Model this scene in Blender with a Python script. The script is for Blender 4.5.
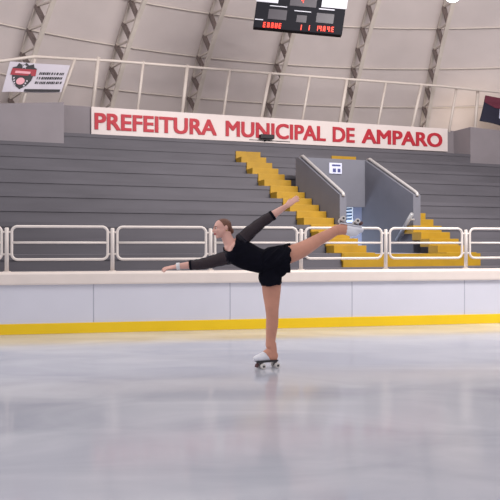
import bpy, bmesh, math, random
from mathutils import Vector, Matrix
random.seed(4)
for o in list(bpy.data.objects): bpy.data.objects.remove(o, do_unlink=True)
SC = bpy.context.scene
COL = SC.collection
R = math.radians

# ---------------------------------------------------------------- camera
cam = bpy.data.cameras.new('camera'); camo = bpy.data.objects.new('camera', cam); COL.objects.link(camo)
cam.sensor_width = 36.0; cam.lens = 50.4; cam.shift_y = -0.01; cam.clip_end = 300
camo.location = (0, 0, 1.2); camo.rotation_euler = (R(90), 0, 0)
SC.camera = camo

# ---------------------------------------------------------------- world, lamps, exposure
def lin(c):
    return tuple(((x/255)/12.92 if x/255 <= .04045 else ((x/255+.055)/1.055)**2.4) for x in c)
w = bpy.data.worlds.new('world'); SC.world = w; w.use_nodes = True
bg = w.node_tree.nodes['Background']
bg.inputs[0].default_value = (*lin((238, 234, 241)), 1); bg.inputs[1].default_value = 0.84
def area(name, loc, target, size, power, color, shape='DISK'):
    l = bpy.data.lights.new(name, 'AREA'); l.shape = shape; l.size = size; l.energy = power; l.color = color
    o = bpy.data.objects.new(name, l); COL.objects.link(o); o.location = loc
    d = Vector(target)-Vector(loc); o.rotation_euler = d.to_track_quat('-Z', 'Y').to_euler()
    return o
for i, (x, y) in enumerate([(-5, 3), (4, 3), (-4, 11), (5, 12), (13, 9)]):
    area('hall_light', (x, y, 9.6), (x, y, 0), 1.6, 110, (1, .97, .95))
area('added_roof_fill', (5, 8, 7.6), (2, 25, 9), 6, 2050, (1, .95, .93))  # added fill aimed at the roof, stands in for bounced light
area('balcony_light', (8.0, 25.2, 5.0), (8.6, 27.4, 6.0), 2.6, 24, (1, .84, .66))
area('added_side_fill', (-13, 9, 5.5), (6, 14, 1.5), 4, 420, (.97, .97, 1))  # added fill from the left, lifts the parapet's left-facing side
SC.view_settings.view_transform = 'Standard'; SC.view_settings.look = 'None'
SC.view_settings.gamma = 1; SC.view_settings.use_curve_mapping = False
SC.view_settings.exposure = -0.16

# ---------------------------------------------------------------- materials
def mat(name, rgb, rough=.6, metal=0., spec=.5, noise=0., nscale=8., alpha=None, bump=0., bscale=40., coords='Object', stretch=None):
    m = bpy.data.materials.new(name); m.use_nodes = True
    nt = m.node_tree; b = nt.nodes['Principled BSDF']
    c = lin(rgb)
    b.inputs['Base Color'].default_value = (*c, 1); b.inputs['Roughness'].default_value = rough
    b.inputs['Metallic'].default_value = metal; b.inputs['Specular IOR Level'].default_value = spec
    tc = nt.nodes.new('ShaderNodeNewGeometry')
    src = tc.outputs['Position']
    if stretch:
        mp = nt.nodes.new('ShaderNodeMapping'); mp.inputs['Scale'].default_value = stretch
        nt.links.new(src, mp.inputs[0]); src = mp.outputs[0]
    if noise:
        n = nt.nodes.new('ShaderNodeTexNoise'); n.inputs['Scale'].default_value = nscale; n.inputs['Detail'].default_value = 5
        nt.links.new(src, n.inputs['Vector'])
        r = nt.nodes.new('ShaderNodeValToRGB')
        r.color_ramp.elements[0].position = .3; r.color_ramp.elements[1].position = .7
        r.color_ramp.elements[0].color = (*[max(0, x*(1-noise)) for x in c], 1)
        r.color_ramp.elements[1].color = (*[min(1, x*(1+noise)) for x in c], 1)
        nt.links.new(n.outputs[0], r.inputs[0]); nt.links.new(r.outputs[0], b.inputs['Base Color'])
    if bump:
        n = nt.nodes.new('ShaderNodeTexNoise'); n.inputs['Scale'].default_value = bscale
        nt.links.new(src, n.inputs['Vector'])
        bp = nt.nodes.new('ShaderNodeBump'); bp.inputs['Strength'].default_value = bump; bp.inputs['Distance'].default_value = .02
        nt.links.new(n.outputs[0], bp.inputs['Height']); nt.links.new(bp.outputs[0], b.inputs['Normal'])
    if alpha is not None: b.inputs['Alpha'].default_value = alpha
    return m
def emis(name, rgb, s):
    m = bpy.data.materials.new(name); m.use_nodes = True
    b = m.node_tree.nodes['Principled BSDF']; b.inputs['Base Color'].default_value = (*lin(rgb), 1)
    b.inputs['Emission Color'].default_value = (*lin(rgb), 1); b.inputs['Emission Strength'].default_value = s
    return m
M = dict(
    concrete=mat('grey_painted_concrete', (89, 86, 92), .75, noise=.12, nscale=1.3, stretch=(.5, .5, 2)),
    wallgrey=mat('upper_wall_grey', (132, 125, 129), .8, noise=.06, nscale=1.2),
    parapet=mat('parapet_grey', (104, 104, 113), .7, noise=.06, nscale=2),
    passage=mat('passage_bluegrey', (156, 158, 178), .7, noise=.12, nscale=2),
    yellow=mat('stair_yellow', (160, 123, 5), .6, noise=.10, nscale=4),
    kick=mat('kick_yellow', (248, 206, 14), .35, noise=.03, nscale=3),
    board=mat('white_board', (216, 215, 223), .35, noise=.03, nscale=1.2),
    seam=mat('board_seam', (176, 176, 188), .5),
    cap=mat('cream_cap', (232, 219, 209), .45, noise=.03, nscale=4),
    rail=mat('cream_tube', (226, 216, 208), .4, noise=.03, nscale=6),
    roofm=mat('roof_cream', (213, 202, 199), .8, noise=.07, nscale=.6),
    steel=mat('truss_cream', (206, 196, 186), .55, noise=.05, nscale=5),
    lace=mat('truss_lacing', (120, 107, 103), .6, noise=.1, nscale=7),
    uprail=mat('balcony_rail_cream', (206, 195, 186), .5, noise=.04, nscale=6),
    signw=mat('sign_white', (218, 206, 202), .6, noise=.02, nscale=2),
    red=mat('sign_red', (178, 32, 48), .6, noise=.04, nscale=6),
    banner=mat('banner_white', (190, 184, 193), .7, noise=.03, nscale=3),
    black=mat('black_print', (30, 26, 32), .6, noise=.1, nscale=9),
    banred=mat('banner_red', (150, 34, 50), .6, noise=.05, nscale=9),
    pink=mat('banner_pink', (214, 150, 160), .6, noise=.05, nscale=9),
    navy=mat('banner_navy', (28, 28, 48), .7, noise=.08, nscale=5),
    maroon=mat('banner_maroon', (96, 34, 52), .7, noise=.08, nscale=5),
    bframe=mat('scoreboard_black', (20, 20, 26), .7, spec=.15, noise=.05, nscale=9),
    bdark=mat('scoreboard_panel', (44, 38, 46), .4, noise=.05, nscale=9),
    bwhite=mat('scoreboard_white', (178, 178, 186), .5, noise=.03, nscale=5),
    led=emis('red_led', (255, 70, 48), .8),
    handrail=mat('steel_handrail', (188, 184, 182), .35, metal=.2, noise=.04, nscale=8),
    lamp=emis('lamp_lens', (225, 245, 255), 6.0),
    lamph=mat('lamp_housing', (170, 170, 172), .4, metal=.4, noise=.05, nscale=9),
    daylight=emis('daylight_pane', (225, 238, 255), .75),
    slat=mat('blue_slat', (96, 122, 152), .5, noise=.06, nscale=9),
    signblue=mat('sign_blue', (52, 58, 112), .5, noise=.05, nscale=30),
    signplate=mat('sign_plate', (196, 198, 216), .5, noise=.03, nscale=20),
    skin=mat('skin', (226, 174, 158), .5, noise=.05, nscale=14),
    tights=mat('tan_tights', (206, 146, 122), .55, noise=.06, nscale=12),
    dress=mat('black_dress', (11, 11, 22), .9, spec=.15, noise=.2, nscale=16),
    sheer=mat('sheer_sleeve', (24, 19, 32), .7, noise=.2, nscale=40, alpha=.84),
    hair=mat('brown_hair', (112, 72, 54), .5, noise=.25, nscale=60, stretch=(1, 1, .3)),
    boot=mat('white_boot', (232, 232, 238), .35, noise=.03, nscale=30),
    plate=mat('skate_plate', (104, 100, 102), .35, metal=.5, noise=.05, nscale=30),
    wheel=mat('skate_wheel', (218, 212, 206), .4, noise=.04, nscale=40),
    hub=mat('wheel_hub', (40, 38, 42), .4, noise=.05, nscale=40),
    stopper=mat('toe_stop_rubber', (104, 74, 74), .7, noise=.08, nscale=40),
    eye=mat('eye_white', (236, 230, 228), .2, noise=.02, nscale=50),
    iris=mat('eye_dark', (56, 40, 34), .2, noise=.05, nscale=50),
    lip=mat('lips', (186, 92, 92), .45, noise=.05, nscale=50),
    band=mat('white_band', (232, 230, 230), .5, noise=.03, nscale=30),
    gold=mat('earring_gold', (220, 190, 120), .25, metal=.8, noise=.03, nscale=30),
)
# polished rink floor: glossy, with streaks of wear
def floor_mat():
    m = bpy.data.materials.new('polished_rink_floor'); m.use_nodes = True
    nt = m.node_tree; b = nt.nodes['Principled BSDF']; L = nt.links.new
    g = nt.nodes.new('ShaderNodeNewGeometry')
    mp = nt.nodes.new('ShaderNodeMapping'); mp.inputs['Rotation'].default_value = (0, 0, R(24)); mp.inputs['Scale'].default_value = (.55, 1.2, 1)
    L(g.outputs['Position'], mp.inputs[0])
    n = nt.nodes.new('ShaderNodeTexNoise'); n.inputs['Scale'].default_value = 1.1; n.inputs['Detail'].default_value = 6; n.inputs['Distortion'].default_value = .8
    L(mp.outputs[0], n.inputs['Vector'])
    r = nt.nodes.new('ShaderNodeValToRGB'); r.color_ramp.elements[0].position = .34; r.color_ramp.elements[1].position = .68
    r.color_ramp.elements[0].color = (*lin((178, 181, 192)), 1); r.color_ramp.elements[1].color = (*lin((206, 208, 215)), 1)
    L(n.outputs[0], r.inputs[0]); L(r.outputs[0], b.inputs['Base Color'])
    r2 = nt.nodes.new('ShaderNodeMapRange'); r2.inputs['From Min'].default_value = .3; r2.inputs['From Max'].default_value = .7
    r2.inputs['To Min'].default_value = .08; r2.inputs['To Max'].default_value = .16
    L(n.outputs[0], r2.inputs['Value']); L(r2.outputs[0], b.inputs['Roughness'])
    b.inputs['Specular IOR Level'].default_value = .5
    n2 = nt.nodes.new('ShaderNodeTexNoise'); n2.inputs['Scale'].default_value = 3.0; n2.inputs['Detail'].default_value = 3
    L(g.outputs['Position'], n2.inputs['Vector'])
    bp = nt.nodes.new('ShaderNodeBump'); bp.inputs['Strength'].default_value = .025; bp.inputs['Distance'].default_value = .02
    L(n2.outputs[0], bp.inputs['Height']); L(bp.outputs[0], b.inputs['Normal'])
    return m
M['floor'] = floor_mat()

# ---------------------------------------------------------------- helpers
def V(*a): return Vector(a if len(a) > 1 else a[0])
def at(px, py, Y): return Vector(((px-250)*Y/700, Y, 1.2+(245-py)*Y/700))
TH = R(20); CT, ST = math.cos(TH), math.sin(TH)
def S(u, v, z): return Vector((u*CT - v*ST, u*ST + v*CT, z))          # grandstand frame: along rows, away, up
TB = R(11.3); CB, SB = math.cos(TB), math.sin(TB)
def B(s, d, z): return Vector((s*CB - d*SB, 10.0 + s*SB + d*CB, z))   # rink barrier frame
def wpos(o):
    p = Vector((0, 0, 0))
    while o is not None: p += o.location; o = o.parent
    return p
def obj(name, bm, m, parent=None, smooth=False, origin=None):
    if not isinstance(bm, bmesh.types.BMesh):
        me0 = bm; bm = bmesh.new(); bm.from_mesh(me0)
    xs = [v.co for v in bm.verts]
    lo = Vector([min(c[i] for c in xs) for i in range(3)]); hi = Vector([max(c[i] for c in xs) for i in range(3)])
    org = origin or Vector(((lo.x+hi.x)/2, (lo.y+hi.y)/2, lo.z))
    bmesh.ops.translate(bm, verts=bm.verts, vec=-org)
    if smooth:
        for f in bm.faces: f.smooth = True
    me = bpy.data.meshes.new(name); bm.to_mesh(me); bm.free()
    me.materials.append(M[m] if isinstance(m, str) else m)
    o = bpy.data.objects.new(name, me); COL.objects.link(o)
    if parent is not None:
        o.parent = parent; o.location = org - wpos(parent)
    else: o.location = org
    return o
def thing(name, label, cat, loc, group=None):
    o = bpy.data.objects.new(name, None); COL.objects.link(o); o.location = loc; o.empty_display_size = .1
    return tag(o, label, cat, group)
def tag(o, label, cat, group=None):
    o['label'] = label; o['category'] = cat
    if group: o['group'] = group
    return o
def struct(o): o['kind'] = 'structure'; return o
def hexa(bm, pts, bevel=0):
    """8 corners: bottom 4 (ccw) then top 4"""
    v = [bm.verts.new(p) for p in pts]
    fs = [bm.faces.new([v[i] for i in q]) for q in ((3, 2, 1, 0), (4, 5, 6, 7), (0, 1, 5, 4), (1, 2, 6, 5), (2, 3, 7, 6), (3, 0, 4, 7))]
    if bevel:
        es = set(e for f in fs for e in f.edges)
        bmesh.ops.bevel(bm, geom=list(es), offset=bevel, segments=2, affect='EDGES', profile=.6)
def fbox(F, a0, a1, b0, b1, z0, z1, bm=None, bevel=0):
    bm = bm or bmesh.new()
    hexa(bm, [F(a0, b0, z0), F(a1, b0, z0), F(a1, b1, z0), F(a0, b1, z0), F(a0, b0, z1), F(a1, b0, z1), F(a1, b1, z1), F(a0, b1, z1)], bevel)
    return bm
def prism(bm, poly, vec):
    """extrude a world-space polygon along vec"""
    a = [bm.verts.new(p) for p in poly]; b = [bm.verts.new(Vector(p)+vec) for p in poly]
    n = len(a)
    bm.faces.new(a); bm.faces.new(b[::-1])
    for i in range(n): bm.faces.new((a[i], b[i], b[(i+1) % n], a[(i+1) % n]))
    bmesh.ops.recalc_face_normals(bm, faces=bm.faces)
    return bm
def tube(bm, pts, r, n=10, closed=False):
    pts = [Vector(p) for p in pts]; rings = []; N = len(pts)
    prev = None
    for i, p in enumerate(pts):
        if closed: t = (pts[(i+1) % N]-pts[i-1])
        else: t = pts[min(i+1, N-1)]-pts[max(i-1, 0)]
        t.normalize()
        if prev is None:
            a = t.orthogonal().normalized()
        else:
            a = (prev - t*prev.dot(t)).normalized()
        prev = a; b = t.cross(a)
        rr = r[i] if isinstance(r, (list, tuple)) else r
        rings.append([bm.verts.new(p + (a*math.cos(2*math.pi*k/n)+b*math.sin(2*math.pi*k/n))*rr) for k in range(n)])
    m = N if closed else N-1
    for i in range(m):
        A, Bq = rings[i], rings[(i+1) % N]
        for k in range(n): bm.faces.new((A[k], A[(k+1) % n], Bq[(k+1) % n], Bq[k]))
    if not closed:
        bm.faces.new(rings[0][::-1]); bm.faces.new(rings[-1])
    return bm
def bar(bm, p, q, wd, th, side):
    """rectangular bar from p to q, wd wide along 'side', th thick"""
    p, q = Vector(p), Vector(q); t = (q-p).normalized()
    s = (Vector(side)-t*Vector(side).dot(t)).normalized(); n = t.cross(s)
    c = [(-1, -1), (1, -1), (1, 1), (-1, 1)]
    hexa(bm, [p+s*a*wd/2+n*b*th/2 for a, b in c]+[q+s*a*wd/2+n*b*th/2 for a, b in c])
    return bm

# ================================================================ SETTING
bm = bmesh.new()
fl = [Vector((-26, -8, 0)), Vector((30, -8, 0)), Vector((30, 34, 0)), Vector((-26, 34, 0))]
hexa(bm, [p-Vector((0, 0, .3)) for p in fl]+fl)
struct(obj('floor', bm, 'floor'))

# ---- dome roof (panelled shell, ring purlins, trusses)
DC = Vector((6.11, 5.36, 0))
PROF = [(21.9, 4.3), (21.45, 5.05), (20.56, 6.32), (19.57, 7.49), (18.4, 8.57), (17.0, 9.6), (15.3, 10.55), (13.2, 11.4), (10.6, 12.1)]
A0, DA = -.6982, .1426
def DP(a, r, z): return DC + Vector((r*math.sin(a), r*math.cos(a), z))
def prof_n(j):
    a = PROF[max(j-1, 0)]; b = PROF[min(j+1, len(PROF)-1)]
    t = Vector((b[0]-a[0], b[1]-a[1])).normalized()
    return Vector((-t.y, -abs(t.x)))     # inward: towards the centre and down
bm = bmesh.new()
na = 72
angs = [A0-3.5*DA + DA*.25*i for i in range(na)]
grid = [[bm.verts.new(DP(a, r, z)) for (r, z) in PROF] for a in angs]
for i in range(na-1):
    for j in range(len(PROF)-1): bm.faces.new((grid[i][j], grid[i][j+1], grid[i+1][j+1], grid[i+1][j]))
out = [[bm.verts.new(DP(a, r+.08, z+.08)) for (r, z) in PROF] for a in angs]
for i in range(na-1):
    for j in range(len(PROF)-1): bm.faces.new((out[i][j], out[i+1][j], out[i+1][j+1], out[i][j+1]))
struct(obj('ceiling', bm, 'roofm', smooth=True))
# ring purlins
for j in (1, 2, 3, 4, 5, 6):
    bm = bmesh.new(); r, z = PROF[j]; n = prof_n(j)
    tube(bm, [DP(a, r+n.x*.05, z+n.y*.05) for a in angs], .024, 6)
    struct(obj('trim_%d' % j, bm, 'steel', smooth=True))
# thin joints between the roof sheets (raised lap strips)
bm = bmesh.new()
for i, a in enumerate(angs):
    if i % 4 in (0,): continue
    if i % 2: continue
    for j in range(1, len(PROF)-2):
        p, q = PROF[j], PROF[j+1]; n = prof_n(j)
        bar(bm, DP(a, p[0]+n.x*.01, p[1]+n.y*.01), DP(a, q[0]+n.x*.01, q[1]+n.y*.01), .03, .02, (math.cos(a), -math.sin(a), 0))
struct(obj('trim_7', bm, 'steel'))

# ---- lattice roof trusses
def truss(k, label):
    a = A0+DA*k
    t = thing('roof_truss', label, 'roof truss', DP(a, *PROF[1]), 'lattice roof trusses of the dome')
    inner = []; outer = []
    for j in range(1, 8):
        r, z = PROF[j]; n = prof_n(j)
        outer.append(DP(a, r+n.x*.08, z+n.y*.08)); inner.append(DP(a, r+n.x*.95, z+n.y*.95))
    side = Vector((math.cos(a), -math.sin(a), 0))
    for nm, pts, wd, m in (('inner_chord', inner, .13, 'steel'), ('outer_chord', outer, .08, 'steel')):
        bm = bmesh.new()
        for i in range(len(pts)-1): bar(bm, pts[i], pts[i+1], wd, .07, side)
        obj(nm, bm, m, t)
    for i in range(len(inner)-1):
        for h in range(2):
            f0, f1 = h/2, (h+1)/2
            p = outer[i].lerp(outer[i+1], f0); q = inner[i].lerp(inner[i+1], f0); p2 = inner[i].lerp(inner[i+1], f1)
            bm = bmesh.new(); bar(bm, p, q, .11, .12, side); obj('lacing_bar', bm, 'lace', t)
            bm = bmesh.new(); bar(bm, p, p2, .05, .05, side); obj('strut', bm, 'steel', t)
truss(0, 'cream lattice roof truss rising behind the white crest banner')
truss(1, 'cream lattice roof truss rising behind the first letters of the red sign')
truss(2, 'third cream lattice roof truss from the left, above the long first sign word')
truss(3, 'cream lattice roof truss whose upper part is hidden by the hanging scoreboard')
truss(4, 'cream lattice roof truss passing just right of the hanging scoreboard')
truss(5, 'cream lattice roof truss below and left of the bright ceiling lamp')

# ---- upper wall behind the stand and the balcony walkway
VW = 20.10
struct(obj('wall_back', fbox(S, 1.2, 15.75, VW, VW+.3, 0, 5.10), 'wallgrey'))
bm = bmesh.new()
def blockpoly(u0, u1, z0, z1, v0, v1):
    hexa(bm, [S(u0, v0, 0), S(u1, v0, 0), S(u1, v1, 0), S(u0, v1, 0), S(u0, v0, z0), S(u1, v0, z1), S(u1, v1, z1), S(u0, v1, z0)])
blockpoly(-5, 1.72, 4.40, 5.0, 19.2, 20.4)
struct(obj('wall_left', bm, 'wallgrey'))
bm = bmesh.new(); blockpoly(14.72, 21, 5.09, 4.85, 19.2, 20.4)
struct(obj('wall_right', bm, 'wallgrey'))
bm = bmesh.new()
pts = [S(-5, VW+.3, 0), S(21, VW+.3, 0), S(21, VW+9, 0), S(-5, VW+9, 0)]
hexa(bm, [p+Vector((0, 0, 4.7)) for p in pts]+[p+Vector((0, 0, 4.9)) for p in pts])
struct(obj('floor_balcony', bm, 'wallgrey'))

# ================================================================ GRANDSTAND
def rv(i): return 18.3-.9*i+.0145*i*i
def rz(i): return 3.776-.41*i+.0085*i*i
UP0, UP1, UQ0, UQ1 = 6.97, 7.13, 8.81, 9.00      # parapet walls (outer/inner left, inner/outer right)
VH, VF = 15.70, 13.5
stand = thing('bleachers', 'grey concrete bleachers rising in wide bare rows behind the railing', 'bleachers', S(8, 15, 0))
def row(i, u0, u1, zb=0.0, m='concrete'):
    v0 = rv(i); v1 = rv(i-1) if i > -1 else VW
    bm = fbox(S, u0, u1, v0, v1, zb, rz(i)-.09)
    fbox(S, u0, u1, v0-.02, v1, rz(i)-.09, rz(i), bm)
    obj('row', bm, m, stand)
for i in range(-1, 10):
    if i == -1: row(i, 1.72, 14.72)
    elif i <= 3:
        row(i, -5, UP0); row(i, UQ1, 21); row(i, UP0, UQ1, 2.2)
    elif i <= 8:
        row(i, -5, UP0 if rv(i) > VF else UP0); row(i, UQ1 if rv(i) > 13.6 else UQ1-.0, 21)
    else: row(i, -5, 21)

# yellow stairs
def stair(name, label, lo, hi, j0, j1):
    t = thing(name, label, 'stair', S((lo(12)+hi(12))/2, 12, 0), 'yellow stairs of the bleachers')
    for j in range(j0, j1):
        i = j/2
        v0 = rv(i)-.06; v1 = rv(i-.5)-.06; z = rz(i)+.012
        a0, a1 = lo(v0), hi(v0); b0, b1 = lo(v0), hi(v0)
        bm = fbox(S, a0, a1, v0, v1+.002, rz(i+.5)-.02, z, bevel=.008)
        obj('step', bm, 'yellow', t)
    return t
stair('stair', 'long yellow stepped stair left of the sloping grey parapet', lambda v: 6.229, lambda v: 6.95, 0, 17)
def rlo(v):
    u = 8.66+(v-12.69)*.09
    return max(u, UQ1+.01) if v > VF-.05 else u
stair('stair', 'short yellow stepped stair right of the passage opening', rlo, lambda v: 9.40+(v-12.69)*.1, 0, 17)
# yellow landing front across the passage
ld = thing('landing', 'low yellow-fronted landing across the mouth of the passage', 'landing', S(7.8, 12.1, 0))
obj('front', fbox(S, 6.25, 9.42, rv(8)-.07, rv(8)+.05, rz(9)+.0, rz(8)-.01), 'yellow', ld)
obj('deck', fbox(S, UP0+.01, UQ1-.01, rv(8)+.05, 14.0, .6, 1.02), 'passage', ld)

# parapet around the passage opening
pp = thing('parapet', 'grey sloping parapet walls enclosing the passage opening between the yellow stairs', 'parapet', S(7.9, 14.5, 1.0))
for u0, u1, zf in ((UP0, UP1, 2.28), (UQ0, UQ1, 2.33)):
    bm = bmesh.new()
    prism(bm, [S(u0, VH+.15, 1.0), S(u0, VH+.15, 3.35), S(u0, VH, 3.35), S(u0, VF, zf), S(u0, VF, 1.0)], S(u1-u0, 0, 0))
    o = obj('side_wall', bm, 'parapet', pp)
    bm = bmesh.new(); um = (u0+u1)/2
    tube(bm, [S(um, VH+.02, 3.36), S(um, VH-.10, 3.37), S(um, VF+.10, zf+.09), S(um, VF+.0, zf+.035), S(um, VF-.03, zf-.03)], .036, 10)
    obj('handrail', bm, 'handrail', pp, smooth=True)['label'] = 'pale steel handrail on the parapet'
obj('head_wall', fbox(S, UP1, UQ0, VH-.02, VH+.15, 2.16, 3.35), 'parapet', pp)
# the passage behind it
struct(obj('wall_passage_left', fbox(S, UP0-.1, UP1-.02, VH+.15, 18.1, 0, 2.2), 'passage'))
struct(obj('wall_passage_right', fbox(S, UQ0+.02, UQ1+.1, VH+.15, 18.1, 0, 2.2), 'passage'))
struct(obj('wall_passage_end', fbox(S, UP0-.1, UQ1+.1, 18.0, 18.1, 0, 2.2), 'passage'))
bm = bmesh.new()
for k in range(5): fbox(S, UP1, UQ0, 14.0+.28*k, 14.0+.28*(k+1), 0, 1.02-.17*(k+1), bm)
fbox(S, UP1, UQ0, 15.4, 18.0, 0, .12, bm)
struct(obj('floor_passage', bm, 'passage'))
al = area('passage_daylight', S(7.5, 16.9, 1.0), S(8.8, 14.4, 1.3), .8, 34, (.68, .80, 1))
# inner handrail descending into the passage
hr = thing('handrail', 'short grey handrail sloping down along the right passage wall', 'handrail', S(8.7, 13.7, 1.0))
bm = bmesh.new(); p0 = at(412, 214, 15.4); p1 = at(397, 240, 16.2)
tube(bm, [p0, p1], .045, 10); obj('rail', bm, 'lamph', hr, smooth=True)
bm = bmesh.new()
for f in (.2, .8):
    p = p0.lerp(p1, f); tube(bm, [p, p+S(.14, 0, 0)], .02, 8)
obj('bracket', bm, 'handrail', hr, smooth=True)
# slatted daylight opening
wn = bpy.data.objects.new('window_1', None); COL.objects.link(wn); wn['kind'] = 'structure'
WZ0, WZ1, WV0, WV1 = 1.80, 2.24, 16.35, 16.65
wn.location = S(UQ0, (WV0+WV1)/2, WZ0)
obj('pane', fbox(S, UQ0-.01, UQ0+.03, WV0, WV1, WZ0, WZ1), 'daylight', wn)
for k in range(5):
    z = WZ0+(WZ1-WZ0)*(k+.72)/5
    obj('slat', fbox(S, UQ0-.05, UQ0-.01, WV0, WV1, z, z+.042), 'slat', wn)
# little notice on the head wall
def onplane(px, py, v):
    k = (px-250)/700; Y = v/(CT-k*ST); return Vector((k*Y, Y, 1.2+(245-py)*Y/700))
def un(p): return p.x*CT+p.y*ST
c0, c1 = onplane(329, 173.5, VH-.03), onplane(341.5, 163.3, VH-.03)
nu0, nu1, nz0, nz1 = un(c0), un(c1), c0.z, c1.z
ns = thing('notice_sign', 'small white and blue notice on the wall over the passage opening', 'sign', S((nu0+nu1)/2, VH-.03, nz0))
obj('plate', fbox(S, nu0, nu1, VH-.05, VH-.02, nz0, nz1), 'signplate', ns)
def nrect(a0, a1, b0, b1):
    return fbox(S, nu0+(nu1-nu0)*a0, nu0+(nu1-nu0)*a1, VH-.056, VH-.045, nz0+(nz1-nz0)*b0, nz0+(nz1-nz0)*b1)
obj('header', nrect(.2, .88, .70, .85), 'signblue', ns)
bm = nrect(.28, .52, .14, .48); bm2 = nrect(.66, .88, .14, .48)
obj('pictogram', bm, 'signblue', ns); obj('pictogram', bm2, 'signblue', ns)

# small black fixture under the sign
fx = thing('floodlight', 'small black fixture on a bar under the letters of the sign', 'floodlight', S(8.2, VW-.2, 4.2))
c = onplane(266, 138, VW-.2); uc = un(c)
obj('housing', fbox(S, uc-.2, uc+.24, VW-.3, VW-.1, c.z-.03, c.z+.10, bevel=.02), 'black', fx)
bm = bmesh.new(); tube(bm, [S(uc-.5, VW-.05, c.z-.06), S(uc+.85, VW-.05, c.z-.06)], .035, 8); obj('bar', bm, 'bframe', fx)
bm = bmesh.new(); tube(bm, [S(uc, VW-.2, c.z-.07), S(uc, VW+.01, c.z-.07)], .02, 8); obj('bracket', bm, 'bframe', fx)

# ================================================================ the big sign
SU0, SU1, SZ0, SZ1 = 2.54, 14.42, 4.37, 5.14
def SS(u, v, z): return S(u, v, z-.05*(SU1-u)/(SU1-SU0))      # hung a touch lower at its left end
sg = thing('wall_sign', 'long white sign with red capital letters on the wall above the bleachers', 'sign', S((SU0+SU1)/2, VW-.05, SZ0))
obj('panel', fbox(SS, SU0, SU1, VW-.08, VW-.01, SZ0, SZ1), 'signw', sg)
def text_mesh(s, bold=.012):
    c = bpy.data.curves.new('t', 'FONT'); c.body = s; c.size = 1; c.offset = bold; c.extrude = .0; c.resolution_u = 4
    o = bpy.data.objects.new('t', c); COL.objects.link(o)
    dg = bpy.context.evaluated_depsgraph_get(); dg.update()
    me = bpy.data.meshes.new_from_object(o.evaluated_get(dg))
    bpy.data.objects.remove(o, do_unlink=True)
    return me
def word(s, u0, u1, z0, z1, bold, parent, F, d, m, thick=.02, name='lettering'):
    me = text_mesh(s, bold); base = bmesh.new(); base.from_mesh(me); bm = bmesh.new(); pts = []
    for k, (dx, dy) in enumerate(((0, 0), (.03, 0), (-.03, 0), (.0, .02), (0, -.02), (.03, .02), (-.03, -.02), (.03, -.02), (-.03, .02))):
        c = base.copy(); bmesh.ops.translate(c, verts=c.verts, vec=(dx, dy, 0))
        r = bmesh.ops.extrude_face_region(c, geom=c.faces[:])
        for v in r['geom']:
            if isinstance(v, bmesh.types.BMVert): v.co.z = 1+k*.06
        m_ = bpy.data.meshes.new('t'); c.to_mesh(m_); bm.from_mesh(m_); c.free()
    xs = [v.co.x for v in bm.verts]; ys = [v.co.y for v in bm.verts]
    x0, x1, y0, y1 = min(xs), max(xs), min(ys), max(ys)
    for v in bm.verts:
        v.co = F(u0+(u1-u0)*(v.co.x-x0)/(x1-x0), d-thick*v.co.z, z0+(z1-z0)*(v.co.y-y0)/(y1-y0))
    bmesh.ops.recalc_face_normals(bm, faces=bm.faces)
    return obj(name, bm, m, parent)
for s, a, b in (('PREFEITURA', 94.5, 216.5), ('MUNICIPAL', 225.5, 325.5), ('DE', 332.5, 354.5), ('AMPARO', 361.5, 442)):
    word(s, un(onplane(a, 120, VW-.08)), un(onplane(b, 120, VW-.08)), 4.50, 4.975, .0, sg, SS, VW-.08, 'red')

# ================================================================ balcony railing
br = thing('balcony_railing', 'cream tubular balcony railing along the walkway above the red-lettered sign', 'railing', S(8, VW, 5.1))
TOPZ = 6.47
def utop(px, v): return un(onplane(px, 100, v))
bm = bmesh.new(); VL = 19.3
tube(bm, [S(-5, VL, 5.6), S(utop(2, VL), VL, 5.98), S(utop(34, VL), VL, 6.17), S(utop(66, VW), VW, 6.40), S(utop(112, VW), VW, TOPZ-.02),
          S(utop(250, VW), VW, TOPZ+.02), S(utop(442, VW), VW, TOPZ+.12), S(utop(476, 19.9), 19.9, TOPZ+.05), S(21, 19.6, TOPZ-.05)], .042, 10)
obj('top_rail', bm, 'uprail', br, smooth=True)
for k, (b, t_) in enumerate([(22, 35), (58, 75), (92.5, 98.5), (137.5, 143.5), (182, 187.5), (223, 230), (261, 270), (302, 310), (339.5, 347), (377.5, 386), (411.5, 421.5), (449, 456.5), (474.5, 478)]):
    v = VL if b < 30 else VW
    zt = 6.1 if b < 30 else (6.40 if b < 80 else TOPZ+(.05 if b < 400 else .10))
    bm = bmesh.new(); zb = 4.8 if b < 30 else 5.05
    rr = .055 if k % 2 == 0 and k > 1 else .042
    tube(bm, [S(utop(b, v), v, zb), S(utop(t_, v), v, zt)], rr, 8)
    obj('post', bm, 'uprail', br, smooth=True)

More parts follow.
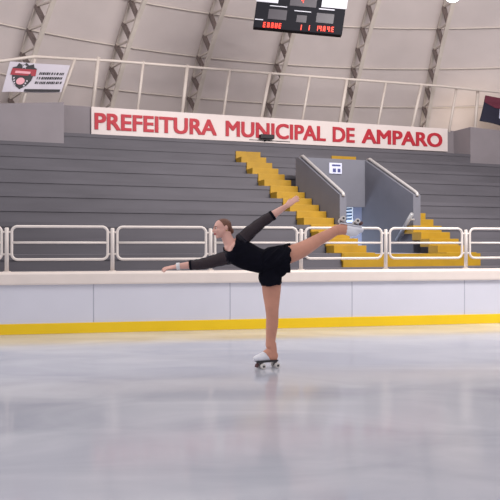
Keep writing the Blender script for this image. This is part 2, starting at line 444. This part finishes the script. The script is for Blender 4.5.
# ---- crest banner hung on the railing
def banner(name, label, quad, m, v, nx=14, nz=8, wave=.05):
    TL, TR, BR, BL = [onplane(x, y, v) for x, y in quad]
    def P(a, b, off=0.):
        p = BL.lerp(BR, a).lerp(TL.lerp(TR, a), b)
        return p + S(0, -1, 0)*(off + wave*math.sin(a*7+b*2)*(1-b*.6))
    t = thing(name, label, 'banner', P(.5, 0))
    bm = bmesh.new()
    f = [[bm.verts.new(P(i/nx, j/nz)) for i in range(nx+1)] for j in range(nz+1)]
    g = [[bm.verts.new(P(i/nx, j/nz, -.012)) for i in range(nx+1)] for j in range(nz+1)]
    for j in range(nz):
        for i in range(nx):
            bm.faces.new((f[j][i], f[j][i+1], f[j+1][i+1], f[j+1][i])); bm.faces.new((g[j][i], g[j+1][i], g[j+1][i+1], g[j][i+1]))
    obj('cloth', bm, m, t, smooth=True)
    def decal(nm, poly, mm, off):
        bm = bmesh.new(); prism(bm, [P(a, b, off) for a, b in poly], S(0, -.006, 0)); return obj(nm, bm, mm, t)
    return t, P, decal
t, P, decal = banner('banner', 'white banner with black and red crest hung on the balcony railing', [(10, 61.5), (70, 65.5), (61, 92.5), (2, 92)], 'banner', VL-.08)
def ell(cx, cy, rx, ry, n=20, a0=0, a1=2*math.pi): return [(cx+rx*math.cos(a0+(a1-a0)*i/n), cy+ry*math.sin(a0+(a1-a0)*i/n)) for i in range(n)]
_c = [(.10, .66), (.09, .80), (.14, .84), (.16, .95), (.22, .90), (.26, .98), (.30, .90), (.36, .95), (.38, .84), (.42, .80), (.40, .62), (.385, .40), (.34, .22), (.26, .10), (.18, .22), (.125, .40)]
crest = [(.27+(a-.255)*1.22, .53+(b-.53)*1.03) for a, b in _c]
decal('crest', crest, 'black', .008)
decal('crest_band', [(.06, .56), (.07, .78), (.47, .78), (.48, .56)], 'banred', .016)
decal('crest_band', [(.13, .62), (.13, .70), (.38, .70), (.38, .62)], 'pink', .024)
decal('crest_disc', ell(.255, .36, .07, .12), 'pink', .018)
decal('crest_star', [(.255+(.05 if k % 2 == 0 else .022)*math.sin(k*math.pi/5), .86+(.085 if k % 2 == 0 else .035)*math.cos(k*math.pi/5)) for k in range(10)], 'banner', .018)
for s_ in (-1, 1):
    for k in range(4):
        decal('crest_tooth', [(.255+s_*(.125-.015*k)-.012, .44-.085*k), (.255+s_*(.125-.015*k)+.012, .44-.085*k), (.255+s_*(.12-.015*k)+.012, .49-.085*k), (.255+s_*(.12-.015*k)-.012, .49-.085*k)], 'banner', .016)
random.seed(9)
for ln, (y, xa) in enumerate(((.66, .53), (.50, .51), (.34, .50))):
    x = xa
    while x < .93:
        wdt = random.uniform(.012, .03)
        decal('print_mark', [(x, y-.04), (x+wdt, y-.04), (x+wdt+.006, y+.045), (x+.006, y+.045)], 'black', .008); x += wdt+random.choice((.01, .01, .022))
decal('footer_strip', [(.36, .01), (.36, .10), (.97, .10), (.97, .01)], 'black', .008)
for a, b in ((.42, .58), (.74, .84)): decal('print_mark', [(a, .035), (b, .035), (b, .075), (a, .075)], 'pink', .016)
# ---- dark banner at the right
t, P, decal = banner('banner', 'dark navy banner with maroon upper band hung on the railing at right', [(485, 95.5), (530, 104), (525, 131), (479.5, 121)], 'navy', VW-.25)
decal('upper_band', [(0, .74), (0, 1), (1, 1), (1, .74), (.5, .62), (.25, .60)], 'maroon', .008)
decal('emblem', [(.39, .25), (.37, .62), (.56, .64), (.58, .26)], 'signplate', .010)

# ================================================================ scoreboard
YS = 17.0; PXM = YS/700
sc_c = at(297.5, 31, YS)
TILT = Matrix.Rotation(R(5.2), 3, 'Y')
SH = -.09
def SBP(x, y, z):           # board frame: x right, y away, z up from the middle of the lower edge (metres); the board hangs askew
    return sc_c + TILT @ Vector((x, y, z)) + Vector((z*.05, 0, 0))
sb = thing('scoreboard', 'black electronic scoreboard with red lit digits hanging from the roof', 'scoreboard', sc_c)
def px2(px, py):
    p = at(px, py, YS)-sc_c
    q = TILT.inverted() @ (p - Vector((0, 0, 0))); return q.x-.05*q.z, q.z
def sbox(x0, x1, y0, y1, z0, z1, bevel=0): return fbox(SBP, x0, x1, y0, y1, z0, z1, bevel=bevel)
obj('cabinet', sbox(-1.085, 1.085, .0, .22, 0, 1.5, .012), 'bframe', sb)
def panel(nm, a, b, m, d=.012):
    (x0, z1), (x1, z0) = px2(*a), px2(*b)
    return obj(nm, sbox(min(x0, x1), max(x0, x1), -d, .02, min(z0, z1), max(z0, z1)), m, sb)
panel('corner_panel', (258.5, -14), (278, 3.5), 'bwhite'); panel('corner_panel', (324, -12), (346.5, 9.5), 'bwhite')
panel('display', (269, 9), (286, 20.5), 'bdark'); panel('display', (297, 15), (306, 23), 'bdark'); panel('display', (317, 13), (333, 24), 'bdark')
panel('display', (292, -12), (316, 8), 'bdark')
panel('title_strip', (270, 5.5), (287, 7.8), 'bwhite', .018); panel('title_strip', (294.5, 10.5), (311, 12.8), 'bwhite', .018)
panel('title_strip', (319, 8.5), (334.5, 11), 'bwhite', .018); panel('title_strip', (255, 18.8), (263, 20.5), 'bwhite', .018)
SEG = {'0': 'abcdef', '1': 'bc', '2': 'abged', '3': 'abgcd', '4': 'fgbc', '5': 'afgcd', '6': 'afgedc', '7': 'abc', '8': 'abcdefg', 'E': 'afged', 'A': 'efabcg', 'U': 'fedcb'}
def digit(ch, px, py, wpx=2.4, hpx=5.0):
    x0, z1 = px2(px, py); wd, h = wpx*PXM, hpx*PXM; th = .018; z0 = z1-h; zm = z0+h/2
    r = dict(a=(x0, x0+wd, z1-th, z1), d=(x0, x0+wd, z0, z0+th), g=(x0, x0+wd, zm-th/2, zm+th/2), f=(x0, x0+th, zm, z1), e=(x0, x0+th, z0, zm), b=(x0+wd-th, x0+wd, zm, z1), c=(x0+wd-th, x0+wd, z0, zm))
    bm = bmesh.new()
    for s in SEG[ch]:
        q = r[s]; fbox(SBP, q[0], q[1], -.02, .005, q[2], q[3], bm)
    obj('digit', bm, 'led', sb)
for ch, px in zip('EA8UE', (263.5, 267.5, 271.5, 275.3, 279)): digit(ch, px, 22.3+(px-263)*.07)
for ch, px in zip('11', (299.5, 307.5)): digit(ch, px, 25+(px-300)*.06)
for ch, px in zip('14A4E', (316, 319.5, 323.3, 327.5, 331.5)): digit(ch, px, 25.8+(px-316)*.08)
digit('7', 301.5, .5, 2.4, 2.6)
for sx in (-.8, .8):
    bm = bmesh.new(); p = SBP(sx, .1, 1.5); tube(bm, [p, Vector((p.x+.2, p.y, 10.6))], .012, 6)
    obj('cable', bm, 'plate', sb)

# ---- high-bay lamp
lp = at(453, -1, 18)
lt = thing('ceiling_lamp', 'bright white high-bay lamp hanging near the right roof truss', 'lamp', lp)
bm = bmesh.new(); tube(bm, [lp+V(0, 0, .02), lp+V(0, 0, .10), lp+V(0, 0, .3), lp+V(0, 0, .42), lp+V(0, 0, .6)], [.19, .18, .13, .08, .07], 20); obj('housing', bm, 'lamph', lt, smooth=True)
bm = bmesh.new(); tube(bm, [lp+V(0, 0, -.06), lp+V(0, 0, -.02), lp+V(0, 0, .03)], [.09, .15, .17], 20); obj('lens', bm, 'lamp', lt, smooth=True)
bm = bmesh.new(); tube(bm, [lp+V(0, 0, .6), lp+V(0, 0, 3.9)], .015, 6); obj('rod', bm, 'lamph', lt)

# ================================================================ rink barrier
rb = thing('rink_barrier', 'white rink barrier with cream cap and yellow kick strip along the floor', 'barrier', B(0, .1, 0))
seams = [-9.0, -7.3, -5.6, -3.9]
def s_of(px):
    k = (px-250)/700; return 10*k/(CB-k*SB)
edges = [-9, -7.2, -5.5, -3.75, s_of(93.5), s_of(230), s_of(352), s_of(464.5), 5.3, 7.1, 9]
ZC0, ZK = .665, .142
for a, b in zip(edges, edges[1:]):
    obj('board_panel', fbox(B, a+.006, b-.006, 0, .08, ZK-.01, ZC0+.01, bevel=.004), 'board', rb)
    bm = fbox(B, b-.012, b+.012, .004, .07, ZK, ZC0); obj('joint', bm, 'seam', rb)
obj('kick_strip', fbox(B, -9, 9, -.012, .09, 0, ZK, bevel=.004), 'kick', rb)
bm = bmesh.new()
prof = [(-.03, ZC0), (-.035, ZC0+.02), (-.035, .805), (-.02, .83), (.0, .838), (.11, .838), (.13, .82), (.13, ZC0)]
prism(bm, [B(-9, d, z) for d, z in prof], B(9, 0, 0)-B(-9, 0, 0)); obj('cap_rail', bm, 'cap', rb)

# ---- safety railing on the barrier
posts = [s_of(x) for x in (-99, 6.2, 112.5, 211, 302, 387, 467.5, 541)]
pl = ['cream railing post at the left edge of the photo', None]
plabels = ['cream railing post at the far left end of the barrier', 'cream railing post between the two leftmost full railing panels',
           'cream railing post left of the skater, above her outstretched forearm\'s side', 'cream railing post just left of the skater\'s face',
           'cream railing post behind the skater\'s raised thigh', 'cream railing post in front of the passage opening', 'cream railing post in front of the foot of the right yellow stair', 'cream railing post past the right edge']
plabels[1] = 'cream railing post nearest the left edge of the picture'
plabels[2] = 'cream railing post second from left, left of the reaching hand'
for i, s in enumerate(posts[1:-1], 1):
    t = thing('railing_post', plabels[i], 'railing post', B(s, .05, .83), 'posts of the rink railing')
    bm = bmesh.new(); tube(bm, [B(s, .05, .83), B(s, .05, 1.425), B(s, .05, 1.435)], [.027, .027, .02], 14); obj('tube', bm, 'rail', t, smooth=True)
    bm = bmesh.new(); tube(bm, [B(s, .05, .836), B(s, .05, .848)], .05, 16); obj('base_plate', bm, 'rail', t)
flabels = ['cream rounded railing panel cut by the left edge of the picture', 'cream rounded railing panel, first complete one from the left',
           'cream rounded railing panel above the skater\'s front hand and forearm', 'cream rounded railing panel behind the skater\'s head and shoulders',
           'cream rounded railing panel behind the skater\'s raised leg', 'cream rounded railing panel in front of the lower right yellow stair', 'cream rounded railing panel cut by the right edge of the picture']
for i, (a, b) in enumerate(zip(posts, posts[1:])):
    a1, b1 = a+.065, b-.065; z0, z1, rr = 1.003, 1.45, .075
    t = thing('guard_rail', flabels[i], 'railing panel', B((a+b)/2, .05, z0), 'rounded panels of the rink railing')
    pts = []
    for cx, cz, q in ((b1-rr, z1-rr, 0), (a1+rr, z1-rr, 1), (a1+rr, z0+rr, 2), (b1-rr, z0+rr, 3)):
        for k in range(7):
            an = (q+k/6)*math.pi/2; pts.append(B(cx+rr*math.cos(an), .05, cz+rr*math.sin(an)))
    bm = bmesh.new(); tube(bm, pts, .0185, 10, closed=True); obj('frame', bm, 'rail', t, smooth=True)
    bm = bmesh.new(); tube(bm, [B(a1, .05, 1.232), B(b1, .05, 1.232)], .016, 10); obj('middle_bar', bm, 'rail', t, smooth=True)
    for z in (1.075, 1.375):
        for s0, s1 in ((a+.02, a1), (b1, b-.02)):
            bm = bmesh.new(); tube(bm, [B(s0, .05, z), B(s1, .05, z)], .013, 8); obj('bracket', bm, 'rail', t, smooth=True)

# ================================================================ the skater
YF = 6.83
def q(px, py, dy=0.): return at(px, py, YF+dy)
def loft(bm, pts, rad, ref=None, sub=5, n=20):
    """smooth closed limb through pts; rad: r or (ra, rb), ra measured along ref"""
    pts = [Vector(p) for p in pts]; rad = [(r, r) if not isinstance(r, tuple) else r for r in rad]
    P_, R_ = [], []
    N = len(pts)
    def cr(p0, p1, p2, p3, t): return .5*((2*p1)+(-p0+p2)*t+(2*p0-5*p1+4*p2-p3)*t*t+(-p0+3*p1-3*p2+p3)*t**3)
    for i in range(N-1):
        g = lambda k: pts[max(0, min(N-1, k))]; h = lambda k: Vector(rad[max(0, min(N-1, k))])
        for s in range(sub):
            t = s/sub; P_.append(cr(g(i-1), g(i), g(i+1), g(i+2), t)); R_.append(cr(h(i-1), h(i), h(i+1), h(i+2), t))
    P_.append(pts[-1]); R_.append(Vector(rad[-1]))
    # rounded ends
    t0 = (P_[1]-P_[0]).normalized(); t1 = (P_[-1]-P_[-2]).normalized()
    pre, prr, post, por = [], [], [], []
    for an in (80, 60, 40, 20):
        c_, s_ = math.cos(R(an)), math.sin(R(an))
        pre.append(P_[0]-t0*min(R_[0])*s_); prr.append(R_[0]*c_)
    for an in (20, 40, 60, 80):
        c_, s_ = math.cos(R(an)), math.sin(R(an))
        post.append(P_[-1]+t1*min(R_[-1])*s_); por.append(R_[-1]*c_)
    P_ = pre+P_+post; R_ = prr+R_+por
    rings = []; prev = Vector(ref) if ref else None
    for i, p in enumerate(P_):
        t = (P_[min(i+1, len(P_)-1)]-P_[max(i-1, 0)]).normalized()
        a = t.orthogonal() if prev is None else prev-t*prev.dot(t)
        a.normalize(); prev = a; b = t.cross(a)
        rings.append([bm.verts.new(p+a*R_[i].x*math.cos(2*math.pi*k/n)+b*R_[i].y*math.sin(2*math.pi*k/n)) for k in range(n)])
    for A, Bq in zip(rings, rings[1:]):
        for k in range(n): bm.faces.new((A[k], A[(k+1) % n], Bq[(k+1) % n], Bq[k]))
    bm.faces.new(rings[0][::-1]); bm.faces.new(rings[-1])
    return bm
def ellip(bm, c, r, rot=None, seg=20):
    res = bmesh.ops.create_uvsphere(bm, u_segments=seg, v_segments=seg//2+2, radius=1)
    for v in res['verts']:
        p = Vector((v.co.x*r[0], v.co.y*r[1], v.co.z*r[2])); v.co = (rot @ p if rot else p)+Vector(c)
def remesh(bm, vox, smooth=6):
    bmesh.ops.recalc_face_normals(bm, faces=bm.faces)
    me = bpy.data.meshes.new('tmp'); bm.to_mesh(me); bm.free()
    o = bpy.data.objects.new('tmp', me); COL.objects.link(o)
    m = o.modifiers.new('r', 'REMESH'); m.mode = 'VOXEL'; m.voxel_size = vox; m.adaptivity = 0
    s = o.modifiers.new('s', 'SMOOTH'); s.factor = .5; s.iterations = smooth
    dg = bpy.context.evaluated_depsgraph_get(); dg.update()
    r = bpy.data.meshes.new_from_object(o.evaluated_get(dg))
    bpy.data.objects.remove(o, do_unlink=True)
    b = bmesh.new(); b.from_mesh(r); return b

foot = q(266, 368)
pr = thing('person', 'roller skater in a black dress balancing on one leg with arms spread', 'person', Vector((foot.x, YF, 0)))
body = bmesh.new()
# torso: axis from pelvis up-left to the neck, chest turned to the viewer
CH = (at(243, 236, 1)-at(226, 262, 1)).normalized()        # across the shoulders
CH = Vector((CH.x, .25, CH.z)).normalized()
torso_p = [q(278, 264, .02), q(268, 262.3, .02), q(257, 260, .01), q(247, 256.2, 0), q(237, 251, -.01), q(231, 247.5, 0)]
torso_r = [(.115, .105), (.112, .105), (.116, .09), (.130, .095), (.126, .095), (.08, .065)]
loft(body, torso_p, torso_r, CH)
# neck
loft(body, [q(233, 248, .0), q(228, 240, 0), q(225, 231, 0)], [.068, .054, .052])
# bust
ellip(body, q(236, 247, -.075), (.05, .045, .055)); ellip(body, q(232, 256, -.07), (.05, .045, .055))
# limbs: L = upper/left side, R_ = lower/right side
larm = [q(241, 241, -.0), q(250, 232, -.01), q(262, 222, 0), q(270, 217, .0), q(278, 211.5, 0), q(286.5, 206, .0)]
larm_r = [.064, .055, .045, .042, .034, .024]
loft(body, larm, larm_r)
rarm = [q(229, 257, -.02), q(220, 259.5, -.04), q(207, 263, -.05), q(198, 264.5, -.05), q(188, 265.3, -.05), q(176.5, 266.5, -.05)]
rarm_r = [.064, .056, .050, .044, .035, .025]
loft(body, rarm, rarm_r)
sleg = [q(272, 262, .03), q(271.5, 276, .03), q(271.5, 290, .02), q(272, 308, 0), q(272.3, 317, .005), q(272, 325, .01), q(271, 336, .012), q(270.3, 345, .012)]
sleg_r = [.10, .10, .092, .068, .061, .060, .050, .047]
loft(body, sleg, sleg_r)
rleg = [q(277, 259, -.02), q(289, 254.5, .0), q(301, 250, .06), q(314, 242.5, .16), q(320, 239, .19), q(327, 235.5, .22), q(334, 231.5, .25), q(338, 229, .27)]
rleg_r = [.100, .088, .080, .066, .060, .057, .050, .046]
loft(body, rleg, rleg_r)
# hands: palm and five fingers
def hand(bm, wrist, fwd, nrm, spread=1.0, curl=.25, side=1):
    fwd = fwd.normalized(); nrm = (nrm-fwd*nrm.dot(fwd)).normalized(); lat = fwd.cross(nrm)*side
    loft(bm, [wrist-fwd*.012, wrist+fwd*.03, wrist+fwd*.075], [(.026, .019), (.036, .016), (.038, .013)], lat, n=16)
    for k, (off, ln) in enumerate(((.027, .066), (.010, .074), (-.008, .070), (-.025, .055))):
        b = wrist+fwd*.075+lat*off; d = (fwd+lat*off*4*spread).normalized()
        p = [b-d*.02, b+d*ln*.3-nrm*.0, b+d*ln*.66-nrm*curl*.012*(k+1)*.6, b+d*ln-nrm*curl*.035*(.6+.3*k)]
        loft(bm, p, [.0088, .0085, .0078, .0066], n=10, sub=3)
    b = wrist+fwd*.02+lat*.026; d = (fwd*.75+lat*.6-nrm*.3).normalized()
    loft(bm, [b-lat*.012, b+d*.025, b+d*.047, b+(d+fwd*.25).normalized()*.066], [.012, .0105, .009, .0075], n=10, sub=3)
lw = larm[-1]; hand(body, lw, q(297, 198)-q(286.5, 206), V(.35, -.5, .8), .6, .35, -1)
rw = rarm[-1]; hand(body, rw, q(161.5, 269)-q(176.5, 266.5), V(0, -.35, 1), 1.0, .5, 1)
# head, facing the left of the picture with a small turn to the viewer
HC = q(222.0, 228.0, -.01)
def hrot():
    f = Vector((-.93, -.36, -.10)).normalized(); up = Vector((-.32, 0, 1)); l = up.cross(f).normalized(); up = f.cross(l)
    return Matrix((f, l, up)).transposed()
HR = hrot(); HS = .86
def hp(x, y, z): return HC+HR @ (Vector((x, y, z))*HS)
def hell(bm, c, r, seg=20): ellip(bm, hp(*c), Vector(r)*HS, HR, seg)
hell(body, (-.010, 0, .022), (.096, .073, .080)); hell(body, (.032, 0, -.035), (.062, .055, .072)); hell(body, (.005, 0, -.03), (.07, .064, .06))
hell(body, (.064, 0, -.094), (.024, .026, .020)); hell(body, (.086, 0, -.058), (.016, .024, .016)); hell(body, (.070, 0, .022), (.022, .05, .014))
for s_ in (-1, 1):
    hell(body, (.066, s_*.032, -.028), (.022, .022, .022)); hell(body, (-.028, s_*.073, -.010), (.018, .010, .031))
loft(body, [hp(.088, 0, .012), hp(.100, 0, -.010), hp(.111, 0, -.026), hp(.100, 0, -.034)], [.009*HS, .0105*HS, .013*HS, .012*HS], n=10)
for s_ in (-1, 1): hell(body, (.098, s_*.011, -.031), (.010, .008, .007), 10)
body = remesh(body, .0062, 4)
# legs below the skirt wear tan tights: separate face material on the one continuous body
bo = obj('body', body, 'skin', pr, smooth=True)
bo.data.materials.append(M['tights'])
bw = wpos(bo)
for p in bo.data.polygons:
    c = p.center+bw
    if c.x > at(262, 0, YF).x and (c.z < q(0, 262).z or (c.x > q(280, 0).x and c.z < q(0, 221).z)): p.material_index = 1
# face
for s_ in (-1, 1):
    bm = bmesh.new(); hell(bm, (.081, s_*.030, .002), (.010, .014, .0075), 14); e = obj('eye', bm, 'eye', pr, smooth=True)
    bm = bmesh.new(); hell(bm, (.0885, s_*.031, .002), (.004, .0085, .0075), 12); obj('iris', bm, 'iris', e, smooth=True)
    bm = bmesh.new(); loft(bm, [hp(.093, s_*.012, .018), hp(.091, s_*.030, .023), hp(.079, s_*.047, .019)], [.003, .0035, .002], n=8); obj('eyebrow', bm, 'hair', pr, smooth=True)
bm = bmesh.new(); loft(bm, [hp(.088, -.022, -.058), hp(.1015, 0, -.055), hp(.088, .022, -.058)], [.003, .005, .003], n=8); loft(bm, [hp(.087, -.02, -.064), hp(.099, 0, -.066), hp(.087, .02, -.064)], [.003, .0055, .003], n=8)
obj('lips', bm, 'lip', pr, smooth=True)
# hair: swept-back cap and low bun
bm = bmesh.new()
hell(bm, (-.020, 0, .026), (.096, .076, .081), 28); hell(bm, (-.05, 0, .0), (.066, .072, .075), 24); hell(bm, (-.105, 0, -.045), (.030, .036, .036), 20); hell(bm, (-.09, 0, -.02), (.03, .04, .04), 16)
hb = remesh(bm, .005, 4)
inv = HR.transposed()
kill = []
for f in hb.faces:
    l = inv @ (f.calc_center_median()-HC)/HS
    if l.x > -.018+.055*max(0, (l.z+.02)/.12) and l.z < .108: kill.append(f)
    elif abs(l.y) > .055 and l.z < -.0 and l.x > -.05: kill.append(f)
bmesh.ops.delete(hb, geom=kill, context='FACES')
obj('hair', hb, 'hair', pr, smooth=True)
bm = bmesh.new(); hell(bm, (-.024, .082, -.042), (.006, .005, .008), 10); obj('earring', bm, 'gold', pr, smooth=True)
# dress bodice
bm = bmesh.new(); g_ = .009
loft(bm, torso_p, [(a+g_, b+g_) for a, b in torso_r], CH)
ellip(bm, q(236, 247, -.075), (.05+g_, .045+g_, .055+g_)); ellip(bm, q(232, 256, -.07), (.05+g_, .045+g_, .055+g_))
loft(bm, [larm[0], larm[0].lerp(larm[1], .15)], [.072, .068]); loft(bm, [rarm[0], rarm[0].lerp(rarm[1], .15)], [.072, .068])
db = remesh(bm, .007, 4)
NC = q(227.5, 243.5, -.09)
kill = [f for f in db.faces if (f.calc_center_median()-NC).length < .078 or (f.calc_center_median()-q(229, 241, 0)).length < .082]
bmesh.ops.delete(db, geom=kill, context='FACES')
obj('bodice', db, 'dress', pr, smooth=True)
# sheer sleeves
def sleeve(pts, rad, cut):
    bm = bmesh.new(); n = 18
    P_ = [Vector(p) for p in pts]; rings = []; full = []
    N = len(P_)
    for i in range(N-1):
        for s in range(5): full.append((P_[i].lerp(P_[i+1], s/5), rad[i]+(rad[i+1]-rad[i])*s/5))
    full.append((P_[-1], rad[-1]))
    tube(bm, [p for p, _ in full], [r+.0085+.0025*math.sin(i*1.7) for i, (_, r) in enumerate(full)], n)
    return bm
o = obj('sleeve', sleeve(larm[:3]+[q(272.5, 215.5, 0)], larm_r[:3]+[.041], 0), 'sheer', pr, smooth=True); o['label'] = 'sheer black sleeve'
o = obj('sleeve', sleeve(rarm[:4]+[q(190.5, 265, -.05)], rarm_r[:4]+[.038], 0), 'sheer', pr, smooth=True); o['label'] = 'sheer black sleeve'
for p, d, r in ((q(272.5, 215.5), larm[4]-larm[3], .052), (q(190.5, 265, -.05), rarm[5]-rarm[4], .049)):
    bm = bmesh.new(); d = d.normalized(); tube(bm, [p-d*.012, p, p+d*.012], [r, r, r-.002], 18); obj('cuff', bm, 'dress', pr, smooth=True)
bm = bmesh.new(); d = (rarm[-1]-rarm[-2]).normalized(); p = q(178.2, 266.3, -.05)
tube(bm, [p-d*.018, p-d*.014, p+d*.014, p+d*.018], [.030, .036, .035, .029], 18); obj('wristband', bm, 'band', pr, smooth=True)
# skirt: short flared tube over both thighs with a rippled hem
bm = bmesh.new()
loft(bm, torso_p[:3], [(.128, .120), (.124, .118), (.098, .092)], CH)
loft(bm, [q(272, 262, .02), q(271.5, 274, .02), q(271.7, 284, .02), q(271.7, 290, .02)], [.125, .116, .108, .106])
loft(bm, [q(272, 259, -.02), q(281, 259, -.02), q(290, 258.8, .0), q(296, 258.8, .02)], [.122, .128, .134, .134])
ellip(bm, q(278.5, 268, .0), (.10, .10, .10))
sk = remesh(bm, .006, 5)
def cut_hem(f):
    c = f.calc_center_median(); x, z = c.x, c.z
    return x > q(290.2, 0).x+.008*math.sin(z*55+c.y*30) or z < q(0, 285.3).z+.30*max(0, x-q(274, 0).x)+.006*math.sin(x*60+c.y*40)
bmesh.ops.delete(sk, geom=[f for f in sk.faces if cut_hem(f)], context='FACES')
sk.normal_update()
for v in sk.verts:
    d = v.co-q(270, 259); e = math.atan2(d.y, d.z-d.x)
    am = min(1, max(0, (d.length-.10)/.12))
    v.co += v.normal*(.016*am*math.sin(e*9+d.length*10)+.006*am*math.sin(e*17))
obj('skirt', sk, 'dress', pr, smooth=True)

# ---- quad skates (worn)
def skate(org, f, u, label, ank=None):
    f = f.normalized(); l = u.cross(f).normalized(); u = f.cross(l)
    Mx = Matrix((f, l, u)).transposed()
    def k(x, y, z): return org+Mx @ Vector((x, y, z))
    base = bmesh.new()       # boot (sole at z=0, heel at x=-.07, toe at x=.165)
    if ank is not None: ellip(base, k(.055, 0, .056), (.085, .044, .056), Mx)
    loft(base, [k(-.045, 0, .045), k(.0, 0, .042), k(.06, 0, .042), k(.115, 0, .034), k(.150, 0, .028)], [(.036, .045), (.038, .044), (.044, .042), (.046, .034), (.036, .027)], l)
    if ank is None: loft(base, [k(-.02, 0, .05), k(-.022, 0, .10), k(-.012, 0, .155)], [(.038, .050), (.040, .046), (.047, .050)], l)
    else: loft(base, [k(-.02, 0, .05), k(-.05, 0, .055), ank], [(.038, .050), (.042, .052), (.047, .049)], l)
    loft(base, [k(-.015, 0, .095 if ank is None else .065), k(.045, 0, .065), k(.10, 0, .045)], [(.036, .04), (.038, .035), (.034, .026)], l)
    ellip(base, k(-.045, 0, .028), (.034, .034, .030), Mx)
    bb = remesh(base, .006, 4)
    cov = bb.copy()
    inv = Mx.transposed()
    def split(b, keep):
        bmesh.ops.delete(b, geom=[fc for fc in b.faces if not keep(inv @ (fc.calc_center_median()-org))], context='FACES')
    split(bb, (lambda p: p.x > -.006+p.z*.75) if ank is None else (lambda p: p.x > -.012))
    cov.normal_update()
    for v in cov.verts: v.co += v.normal*.003
    split(cov, (lambda p: p.x < .002+p.z*.75) if ank is None else (lambda p: p.x < -.004))
    so = obj('roller_skate', bb, 'boot', pr, smooth=True); so['label'] = label
    obj('tights_cover', cov, 'tights', so, smooth=True)
    def kb(x0, x1, y0, y1, z0, z1, bev=.003): return fbox(k, x0, x1, y0, y1, z0, z1, bevel=bev)
    obj('sole', kb(-.075, .15, -.036, .036, -.006, .006), 'hub' if ank is None else 'boot', so)
    pb = kb(-.07, .14, -.022, .022, -.016, -.006)
    for x in (-.058, .092):
        fbox(k, x-.016, x+.016, -.012, .012, -.045, -.012, pb)
        tube(pb, [k(x, -.058, -.045), k(x, .058, -.045)], .006, 8)
    obj('plate', pb, 'plate', so)
    for x in (-.058, .092):
        for y in (-.046, .046):
            w_ = bmesh.new(); tube(w_, [k(x, y-.016, -.045), k(x, y-.012, -.045), k(x, y+.012, -.045), k(x, y+.016, -.045)], [.022, .027, .027, .022], 20)
            wo = obj('wheel', w_, 'wheel', so, smooth=False)
            h_ = bmesh.new(); tube(h_, [k(x, y-.018, -.045), k(x, y+.018, -.045)], .011, 12)
            # hub merged in the wheel's sub-part level
            obj('hub', h_, 'hub', so)
    st = bmesh.new(); tube(st, [k(.128, 0, -.018), k(.140, 0, -.040), k(.146, 0, -.058)], [.012, .020, .018], 14)
    obj('toe_stop', st, 'stopper', so, smooth=True)
# standing skate: wheels on the floor
skate(Vector((q(270.0, 0).x, YF+.012, .072)), Vector((-1, -.42, 0)), V(0, 0, 1), 'skate on the floor under the standing leg')
skate(at(347, 225.0, YF+.28), Vector((1, .10, -.17)), V(-.17, -.25, -1), 'raised skate with its wheels upward', at(335.5, 230.5, YF+.26))
